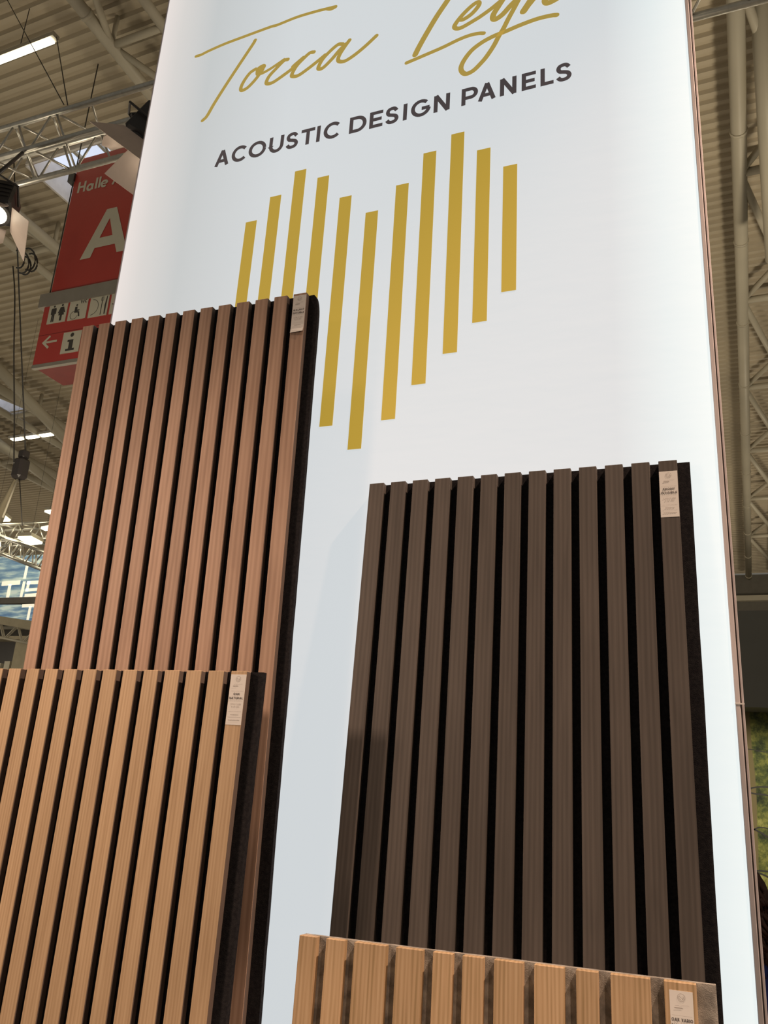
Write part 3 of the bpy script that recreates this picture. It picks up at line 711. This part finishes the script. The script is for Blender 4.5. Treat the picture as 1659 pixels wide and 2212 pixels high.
# ================================================================== RED HALL SIGN
SY = 6.5
def sp(px, py, y=SY): return at(px, py, y)
sgn = empty('hall_sign', (sp(70, 790).x, SY, sp(70, 790).z)); tag(sgn, 'hanging red hall sign with large letter A and white pictograms', 'sign')
o = sgn.location.copy()
def sl(px, py): q = sp(px, py) - o; return q.x, q.z
xL, zb = 0.0, 0.0; zlow = sl(98, 664)[1]; zbar = sl(102, 636)[1]; ztop = sl(152, 378)[1]
box_obj('lower_board', (0.0, 3.2, 0.0, 0.5, zb, zlow), M['red'], sgn)
box_obj('upper_board', (0.02, 3.2, 0.03, 0.08, zbar, ztop + 0.25), M['red'], sgn)
box_obj('grey_rail', (-0.09, 3.25, -0.02, 0.52, zlow, zbar), M['sign_grey'], sgn)
box_obj('bottom_rail', (0.0, 3.2, -0.01, 0.04, zb - 0.045, zb), M['sign_grey'], sgn)
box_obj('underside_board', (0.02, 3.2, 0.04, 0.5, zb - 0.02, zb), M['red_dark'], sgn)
box_obj('seam_line', (0.0, 3.2, -0.0015, 0.0, sl(88, 726)[1], sl(88, 726)[1] + 0.006), M['red_dark'], sgn)
def quadplate(nm, x0, x1, z0, z1, mat, y=-0.006, par=sgn): return box_obj(nm, (x0, x1, y, y + 0.006, z0, z1), mat, par)
k_ = SY / 9.0
def L9(x, z): return x * k_ - o.x, CZ + z * k_ - o.z           # the sign was measured at nine metres
plates = []
for (x0, x1, z0, z1) in ((-9.96, -9.57, 6.795, 7.17), (-9.525, -9.15, 6.79, 7.16), (-9.10, -8.72, 6.775, 7.155), (-8.675, -8.3, 6.775, 7.15), (-9.535, -9.16, 6.18, 6.57)):
    a, b_ = L9(x0, z0), L9(x1, z1); plates.append((a[0], b_[0], a[1], b_[1], quadplate('pictogram_plate', a[0], b_[0], a[1], b_[1], M['sign_white'])))
def pic(i, parts):
    """draw in the unit square of plate i"""
    x0, x1, z0, z1, ob = plates[i]; w_, h_ = x1 - x0, z1 - z0; bm = bmesh.new()
    for k, (kind, a) in enumerate(parts):
        yy = -0.0065 - 0.0002 * k
        if kind == 'l': ribbon(bm, [(x0 + p_[0] * w_, z0 + p_[1] * h_) for p_ in a[0]], a[1] * w_, yy, caps=a[2] if len(a) > 2 else False)
        if kind == 'd':
            vs = [bm.verts.new((x0 + (a[0] + a[2] * math.cos(2 * math.pi * q / 16)) * w_, yy, z0 + (a[1] + a[2] * math.sin(2 * math.pi * q / 16)) * h_)) for q in range(16)]; bm.faces.new(vs)
        if kind == 'p':
            vs = [bm.verts.new((x0 + p_[0] * w_, yy, z0 + p_[1] * h_)) for p_ in a]; bm.faces.new(vs)
    bm_obj('pictogram', bm, M['sign_black'], ob)
pic(0, [('d', (0.28, 0.86, 0.055)), ('p', [(0.17, 0.77), (0.39, 0.77), (0.42, 0.72), (0.42, 0.46), (0.36, 0.46), (0.36, 0.08), (0.29, 0.08), (0.28, 0.42), (0.27, 0.08), (0.2, 0.08), (0.2, 0.46), (0.14, 0.46), (0.14, 0.72)]),
        ('d', (0.72, 0.86, 0.055)), ('p', [(0.63, 0.77), (0.81, 0.77), (0.92, 0.48), (0.86, 0.46), (0.8, 0.62), (0.88, 0.36), (0.78, 0.36), (0.78, 0.08), (0.66, 0.08), (0.66, 0.36), (0.56, 0.36), (0.64, 0.62), (0.58, 0.46), (0.52, 0.48)])])
pic(1, [('d', (0.42, 0.74, 0.05)), ('p', [(0.33, 0.66), (0.46, 0.66), (0.47, 0.5), (0.6, 0.5), (0.6, 0.44), (0.47, 0.42), (0.6, 0.4), (0.66, 0.14), (0.58, 0.14), (0.53, 0.34), (0.33, 0.36)]),
        ('l', (arc(0.33, 0.24, 0.2, 0.2, 80, 350, 18), 0.025)),
        ('l', ([(0.6, 0.95), (0.65, 0.8), (0.69, 0.93), (0.74, 0.8), (0.79, 0.95)], 0.036)), ('l', (arc(0.9, 0.875, 0.06, 0.075, 50, 310, 10), 0.036))])
pic(2, [('l', (arc(0.12, 0.5, 0.36, 0.38, -88, 88, 18), 0.025)), ('l', ([(0.66, 0.06), (0.66, 0.94)], 0.04)), ('l', ([(0.60, 0.94), (0.60, 0.78), (0.63, 0.72)], 0.02)), ('l', ([(0.72, 0.94), (0.72, 0.78), (0.69, 0.72)], 0.02)),
        ('p', [(0.84, 0.06), (0.9, 0.06), (0.92, 0.95), (0.88, 0.95), (0.82, 0.5)])])
pic(3, [('l', ([(0.1, 0.5), (0.3, 0.42), (0.5, 0.5)], 0.05)), ('d', (0.6, 0.6, 0.07))])
pic(4, [('d', (0.5, 0.84, 0.1)), ('p', [(0.3, 0.62), (0.62, 0.62), (0.62, 0.2), (0.74, 0.2), (0.74, 0.1), (0.26, 0.1), (0.26, 0.2), (0.4, 0.2), (0.4, 0.52), (0.3, 0.52)])])
bm = bmesh.new()
a0 = L9(-9.96, 6.45); a1 = L9(-9.66, 6.45); a2 = L9(-9.82, 6.56); a3 = L9(-9.82, 6.34)
ribbon(bm, [a0, a1], 0.028, -0.002, caps=False); ribbon(bm, [a2, (a0[0] + 0.012, a0[1]), a3], 0.03, -0.0023, caps=False)
bm_obj('arrow', bm, M['sign_white'], sgn)
bm = bmesh.new()                                             # the big A
P_ = [L9(x, z) for x, z in ((-9.56, 8.0), (-9.34, 8.0), (-9.28, 8.18), (-8.86, 8.18), (-8.79, 8.0), (-8.58, 8.0), (-8.96, 8.94), (-9.17, 8.94))]
Q_ = [L9(x, z) for x, z in ((-9.215, 8.37), (-8.945, 8.37), (-9.07, 8.74))]
oa = [bm.verts.new((x, 0.026, z)) for x, z in P_]; ia = [bm.verts.new((x, 0.026, z)) for x, z in Q_]
for f_ in ((oa[0], oa[1], oa[2], ia[0]), (oa[2], oa[3], ia[1], ia[0]), (oa[3], oa[4], oa[5], ia[1]), (oa[5], oa[6], ia[2], ia[1]), (oa[6], oa[7], ia[2]), (oa[7], oa[0], ia[0], ia[2])): bm.faces.new(f_)
bm_obj('letter', bm, M['sign_white'], sgn)
bm = bmesh.new(); sw = 0.045 * k_                             # Halle A
hsy = [0.0285]
def hs(st, w_=sw):
    hsy[0] -= 0.0003; ribbon(bm, [L9(x, z) for x, z in st], w_, hsy[0], caps=False)
hs([(-9.915, 9.455), (-9.915, 9.685)]); hs([(-9.785, 9.455), (-9.785, 9.685)]); hs([(-9.915, 9.57), (-9.785, 9.57)])
hs(arc(-9.66, 9.52, 0.055, 0.06, 0, 360, 16)); hs([(-9.605, 9.455), (-9.605, 9.585)])
hs([(-9.525, 9.455), (-9.525, 9.69)]); hs([(-9.455, 9.455), (-9.455, 9.69)])
hs(arc(-9.345, 9.52, 0.06, 0.06, 0, 310, 16)); hs([(-9.405, 9.52), (-9.285, 9.52)], sw * 0.7)
hs([(-9.16, 9.45), (-9.06, 9.68)]); hs([(-9.06, 9.68), (-8.95, 9.45)]); hs([(-9.13, 9.52), (-8.99, 9.52)], sw * 0.8)
bm_obj('lettering', bm, M['sign_white'], sgn)
for x in (-0.0, 3.1): tube_obj('hanger_cable', (x - 0.03, 0.06, zbar), (x - 0.03, 0.06, hz(SY, -0.4) - o.z), 0.008, M['cable'], sgn, 6)
box_obj('hanger_clamp', (-0.07, 0.03, 0.0, 0.1, ztop - 0.1, ztop + 0.02), M['black'], sgn)

# ================================================================== HOIST, CABLES
hy = 8.0
hc = at(45, 1010, hy); root = empty('chain_hoist', hc); tag(root, 'dark electric chain hoist hanging by a cable left of the walnut panel', 'hoist')
bm = box(bmesh.new(), -0.09, 0.09, -0.09, 0.09, -0.17, 0.13, 0.035); bm_obj('motor_body', bm, M['black'], root)
bm = box(bmesh.new(), -0.05, 0.07, -0.06, 0.06, 0.13, 0.25, 0.02); bm_obj('hook_block', bm, M['black'], root)
tube_obj('lifting_cable', (0.02, 0, 0.25), at(28, 300, hy) - hc, 0.011, M['cable'], root, 6)
tube_obj('steel_sling', (-0.02, 0, -0.17), at(6, 1118, hy) - hc, 0.014, M['steel'], root, 6)
tube_obj('textile_sling', (-0.04, 0, -0.17), at(-6, 1125, hy + 0.2) - hc, 0.035, M['sling'], root, 8, 0.08)
tube_obj('load_chain', (0.02, 0, -0.17), at(48, 1135, hy) - hc, 0.007, M['cable'], root, 6)
bm = bmesh.new()
for k in range(5):
    cxp, cyp, r_ = 40 + 7 * k, 560 + 7 * (k % 3), 14 + 3 * (k % 2); pts = []
    for q in range(11): a = R_(-110 + 22 * q); pts.append(at(cxp + r_ * math.cos(a) * 0.9, cyp + 1.4 * r_ * math.sin(a), 6.2 + 0.03 * k))
    path_tube(bm, pts, 0.011)
path_tube(bm, catmull([at(28, 575, 6.2), at(32, 640, 6.2), at(30, 760, 6.2), at(31, 900, 6.2), at(30, 1000, 6.2)], 3), 0.008)
c = at(45, 565, 6.2)
for v_ in bm.verts: v_.co -= c
tag(bm_obj('coiled_cable', bm, M['cable'], None, c), 'loops of dark cable hanging below the left spotlight', 'cable')
for lab, a, b_ in (('thin dark suspension wire crossing the glowing strip light', (5, -20, 4.6), (138, 226, 4.0)),
                   ('thin dark suspension wire left of the red sign', (122, 80, 4.6), (147, 232, 4.0))):
    tag(tube_obj('suspension_wire', at(*a), at(*b_), 0.005, M['cable'], None, 6), lab, 'wire', 'truss suspension wires')

# ================================================================== FAR STAND AT LEFT
truss('far_lighting_truss', 'brightly lit far truss between the two square lamps and hoist', at(-70, 1172, 12.0), at(150, 1160, 12.0), a=0.34, r=0.028, rb=0.016, pitch=0.5, group='trusses of the far stand', mat='alu')
truss('far_lighting_truss', 'sloping far truss just above the blue banner', at(-70, 1170, 11.6), at(110, 1238, 10.6), a=0.30, r=0.028, rb=0.016, pitch=0.5, group='trusses of the far stand')
truss('far_lighting_truss', 'dim far truss under the lower blue banner', at(-70, 1362, 15.0), at(120, 1402, 15.0), a=0.34, r=0.03, rb=0.016, pitch=0.6, group='trusses of the far stand', mat='steel')
bn = empty('banner', at(-60, 1292, 12.0)); tag(bn, 'upper blue streaked hanging banner with cream TIS lettering', 'banner'); o = bn.location.copy()
def bl(px, py, y=12.0): q = at(px, py, y) - o; return q.x, q.z
zt_, zm_, zb_ = bl(50, 1200)[1], bl(50, 1290)[1], bl(50, 1303)[1]
box_obj('cloth', (0, 2.6, 0, 0.03, zm_, zt_), M['banner'], bn); box_obj('lower_strip', (0, 2.6, -0.01, 0.04, zb_, zm_), M['banner_strip'], bn)
bm = bmesh.new(); W2 = 0.095
def bs_(pts, w_=W2): ribbon(bm, [bl(*p_) for p_ in pts], w_, -0.003, caps=False)
bs_([(4, 1261), (44, 1258)], 0.09); bs_([(22, 1262), (16, 1293)], 0.08)
bs_([(60, 1217), (53, 1250)], 0.07); bs_([(53, 1256), (45, 1291)], 0.07)
bs_([(58, 1259), (110, 1256)], 0.07); bs_([(63, 1256), (58, 1277)], 0.07); bs_([(55, 1275), (105, 1271)], 0.06); bs_([(53, 1288), (105, 1284)], 0.09)
bm_obj('lettering', bm, M['banner_text'], bn)
b2 = empty('banner', at(-60, 1322, 14.0)); tag(b2, 'lower pale blue hanging banner with part of a cream letter T', 'banner'); o = b2.location.copy()
bm = bmesh.new(); q = [at(-60, 1306, 14.0), at(140, 1306, 14.0), at(140, 1352, 14.0), at(-60, 1322, 14.0)]
vs = [bm.verts.new(v_ - o) for v_ in q]; bm.faces.new(vs); r = bmesh.ops.extrude_face_region(bm, geom=bm.faces[:]); bmesh.ops.translate(bm, verts=[g for g in r['geom'] if isinstance(g, bmesh.types.BMVert)], vec=(0, 0.03, 0)); bm_obj('cloth', bm, M['banner'], b2)
bm = bmesh.new(); q = [at(-60, 1322, 13.99), at(140, 1352, 13.99), at(140, 1372, 13.99), at(-60, 1338, 13.99)]
vs = [bm.verts.new(v_ - o) for v_ in q]; bm.faces.new(vs); r = bmesh.ops.extrude_face_region(bm, geom=bm.faces[:]); bmesh.ops.translate(bm, verts=[g for g in r['geom'] if isinstance(g, bmesh.types.BMVert)], vec=(0, 0.05, 0)); bm_obj('lower_strip', bm, M['booth'], b2)
bm = bmesh.new()
for pts in ([(48, 1309), (74, 1308)], [(66, 1310), (60, 1339)]):
    ribbon(bm, [((at(a, b_, 14.0) - o).x, (at(a, b_, 14.0) - o).z) for a, b_ in pts], 0.075, -0.006, caps=False)
bm_obj('lettering', bm, M['banner_text'], b2)
o = at(22, 1450, 16.0)
st = empty('exhibition_stand', (o.x, 16.0, 0)); tag(st, 'far cream exhibition stand wall with a dark opening above the oak panel', 'stand')
xw0, xw1 = 0.0, (at(120, 1420, 16.0) - o).x; ztp = at(30, 1382, 16.0).z
box_obj('cream_wall', (xw0, xw1, 0, 0.2, 0, ztp), M['booth'], st)
box_obj('header_beam', (-2.4, xw1, -0.1, 0.3, ztp, ztp + 0.08), M['booth'], st)
box_obj('dark_opening', (-2.4, xw0, 0.3, 0.4, 0, ztp), M['black'], st)
for k in range(3): box_obj('counter_item', (-0.9 + 0.3 * k, -0.72 + 0.3 * k, 0.05, 0.15, at(10, 1440, 16).z - 0.5, at(10, 1436, 16).z + 0.05 * k), M['sign_white'], st)

# ================================================================== NEIGHBOUR STAND AT RIGHT
fz1, fz0 = CZ + 1.003, CZ + 0.466
nb = empty('neighbour_stand', (-0.3, 5.0, 0)); tag(nb, 'neighbouring stand with dark grey fascia over a forest picture, right of the light box', 'stand')
box_obj('fascia', (0, 3.4, 0, 0.28, fz0, fz1), M['fascia'], nb)
mw = box_obj('forest_picture', (0, 3.4, 0.30, 0.33, 0, fz1), M['mural'], nb)
bm = bmesh.new()
rnd = random.Random(3)
for k in range(9):                                            # printed dark branches, flat on the picture
    x = 0.35 + 0.05 * rnd.random(); z = 1.75 - 0.11 * k
    pts = [(x - 0.2 + 0.1 * q, z + 0.03 * rnd.uniform(-1, 1) + (0.02 * q * (-1) ** k)) for q in range(7)]
    ribbon(bm, [(p_.x, p_.y) for p_ in catmull([Vector((a, b_, 0)) for a, b_ in pts], 3)], rnd.uniform(0.003, 0.009), 0.2985, caps=False)
bm_obj('branch_print', bm, M['sign_black'], nb)
box_obj('side_post', (3.3, 3.4, 0.0, 0.3, 0, fz0), M['fascia'], nb)

# ================================================================== SEATED PERSON
def skin_chain(name, verts, edges, radii, mat, parent, root_i=0, sub=2):
    me = bpy.data.meshes.new(name); me.from_pydata(verts, edges, []); o_ = link(name, me, mat, parent)
    sm = o_.modifiers.new('Skin', 'SKIN'); sm.use_smooth_shade = True
    for i, r in enumerate(radii):
        me.skin_vertices[0].data[i].radius = (r, r) if not isinstance(r, tuple) else r
        me.skin_vertices[0].data[i].use_root = (i == root_i)
    ss = o_.modifiers.new('Sub', 'SUBSURF'); ss.levels = sub; ss.render_levels = sub
    return o_
PX, PY = 0.0, 3.0
pr = empty('person', (PX, PY, 0)); tag(pr, 'person seen from behind with long auburn curls and blue top beside the light box', 'person')
V_ = [(0, 0.0, 0.60), (0, 0.0, 0.80), (0, 0.01, 1.00), (0, 0.0, 1.10), (0, 0.01, 1.17), (0, 0.02, 1.25), (0, 0.02, 1.31),
      (-0.10, 0.0, 1.075), (-0.20, 0.0, 1.04), (-0.26, 0.10, 0.80), (-0.18, 0.32, 0.74), (0.10, 0.0, 1.075), (0.20, 0.0, 1.04), (0.26, 0.10, 0.80), (0.18, 0.32, 0.74),
      (-0.10, 0.02, 0.565), (-0.13, 0.42, 0.55), (-0.13, 0.45, 0.12), (-0.13, 0.60, 0.05), (0.10, 0.02, 0.565), (0.13, 0.42, 0.55), (0.13, 0.45, 0.12), (0.13, 0.60, 0.05)]
E_ = [(0, 1), (1, 2), (2, 3), (3, 4), (4, 5), (5, 6), (3, 7), (7, 8), (8, 9), (9, 10), (3, 11), (11, 12), (12, 13), (13, 14), (0, 15), (15, 16), (16, 17), (17, 18), (0, 19), (19, 20), (20, 21), (21, 22)]
Rr_ = [(0.15, 0.12), (0.13, 0.10), (0.15, 0.105), (0.09, 0.08), (0.055, 0.055), (0.085, 0.095), (0.07, 0.08), 0.07, 0.065, 0.045, 0.028, 0.07, 0.065, 0.045, 0.028, 0.10, 0.07, 0.045, 0.035, 0.10, 0.07, 0.045, 0.035]
body = skin_chain('body', V_, E_, Rr_, M['blue'], pr)
body.data.materials.append(M['skin']); body.data.materials.append(M['trouser'])
dg = bpy.context.evaluated_depsgraph_get(); me = bpy.data.meshes.new_from_object(body.evaluated_get(dg))
body.modifiers.clear(); body.data = me
for f in me.polygons:
    c = f.center; f.use_smooth = True
    f.material_index = 1 if (c.z > 1.135 and abs(c.x) < 0.12) or (c.y > 0.27 and 0.62 < c.z < 0.85) else (2 if c.z < 0.64 else 0)
for s in (-1, 1):                                             # hands resting on the knees
    for k in range(5):
        bx = s * (0.18 + (0.014 * (k - 2))); 
        pts = [(bx - s * 0.0, 0.335, 0.735), (bx, 0.375, 0.728), (bx, 0.405 + 0.006 * (2 - abs(k - 2)), 0.712), (bx, 0.425 + 0.008 * (2 - abs(k - 2)), 0.690)]
        if k == (0 if s > 0 else 4): pts = [(s * 0.165, 0.33, 0.735), (s * 0.135, 0.35, 0.73), (s * 0.12, 0.375, 0.715)]
        bm_obj('finger', path_tube(bmesh.new(), catmull(pts, 4), lambda t: 0.0085 - 0.002 * t, 8), M['skin'], pr, smooth=True)
bm = bmesh.new(); rnd = random.Random(8)                      # hair: a cap and many loose ringlets
bmesh.ops.create_uvsphere(bm, u_segments=28, v_segments=18, radius=1.0)
for v_ in bm.verts:
    c = v_.co; n_ = noise.noise(c * 4) * 0.10 + noise.noise(c * 11) * 0.05
    v_.co = Vector((c.x * 0.115, c.y * 0.115 - 0.01 if c.y < 0.3 else c.y * 0.085, 1.255 + c.z * (0.115 if c.z > 0 else 0.17))) * 1.0
    v_.co += Vector((c.x, c.y, 0)) * n_ * 0.12
cap = bm_obj('hair', bm, M['hair'], pr, smooth=True)
bm = bmesh.new()
for k in range(150):
    a = R_(rnd.uniform(150, 390)); r0 = rnd.uniform(0.085, 0.125); z0 = rnd.uniform(1.20, 1.345); z1 = rnd.uniform(1.03, 1.12)
    if z0 > 1.27: r0 *= max(0.35, 1 - ((z0 - 1.27) / 0.1) ** 2 * 0.8)
    pts = []; ph = rnd.uniform(0, 6.28); L_ = 12
    for q in range(L_ + 1):
        t = q / L_; rr = r0 + 0.035 * math.sin(t * 2.4) * (1 - 0.3 * t); ww = 0.010
        pts.append((rr * math.cos(a) + ww * math.cos(ph + t * 15), rr * math.sin(a) * 0.95 + ww * math.sin(ph + t * 15), z0 + (z1 - z0) * t))
    path_tube(bm, pts, lambda t: 0.0075 * (1 - 0.5 * t), 5)
for k in range(70):                                           # strands from the crown outwards
    a = R_(rnd.uniform(120, 420)); ph = rnd.uniform(0, 6.28); pts = []
    for q in range(9):
        t = q / 8; th = R_(8 + 92 * t); rr = 0.122
        pts.append((rr * math.sin(th) * math.cos(a + 0.15 * math.sin(ph + 6 * t)), -0.01 + rr * math.sin(th) * math.sin(a + 0.15 * math.sin(ph + 6 * t)), 1.252 + 0.124 * math.cos(th)))
    path_tube(bm, pts, 0.0075, 5)
curls = bm_obj('curls', bm, M['hair'], cap, smooth=True); curls['kind'] = 'stuff'
for s in (-1, 1):
    bm_obj('shoulder_strap', path_tube(bmesh.new(), catmull([(s * 0.12, 0.13, 0.9), (s * 0.125, 0.10, 1.05), (s * 0.13, 0.02, 1.145), (s * 0.125, -0.09, 1.06), (s * 0.12, -0.13, 0.9)], 4), 0.008, 6), M['strap'], pr, smooth=True)
for s in (-1, 1):                                             # face, turned away
    bm = bmesh.new(); bmesh.ops.create_uvsphere(bm, u_segments=10, v_segments=8, radius=0.012, matrix=Matrix.Translation((s * 0.032, 0.105, 1.265))); bm_obj('eye', bm, M['sign_white'], pr, smooth=True)
bm_obj('nose', tube(bmesh.new(), (0, 0.105, 1.265), (0, 0.128, 1.225), 0.007, 8, 0.012), M['skin'], pr, smooth=True)
bm_obj('mouth', path_tube(bmesh.new(), [(-0.022, 0.108, 1.195), (0, 0.116, 1.193), (0.022, 0.108, 1.195)], 0.005), M['strap'], pr)
stl = empty('stool', (PX, PY, 0)); tag(stl, 'low black stool under the seated person beside the light box', 'stool')
bm = bmesh.new(); tube(bm, (0, 0.12, 0.42), (0, 0.12, 0.458), 0.2, 24); smooth_sides(bm_obj('seat', bm, M['stool'], stl))
for k in range(4):
    a = R_(45 + 90 * k); tube_obj('leg', (0.13 * math.cos(a), 0.12 + 0.13 * math.sin(a), 0.42), (0.2 * math.cos(a), 0.12 + 0.2 * math.sin(a), 0.0), 0.013, M['stool'], stl, 8)
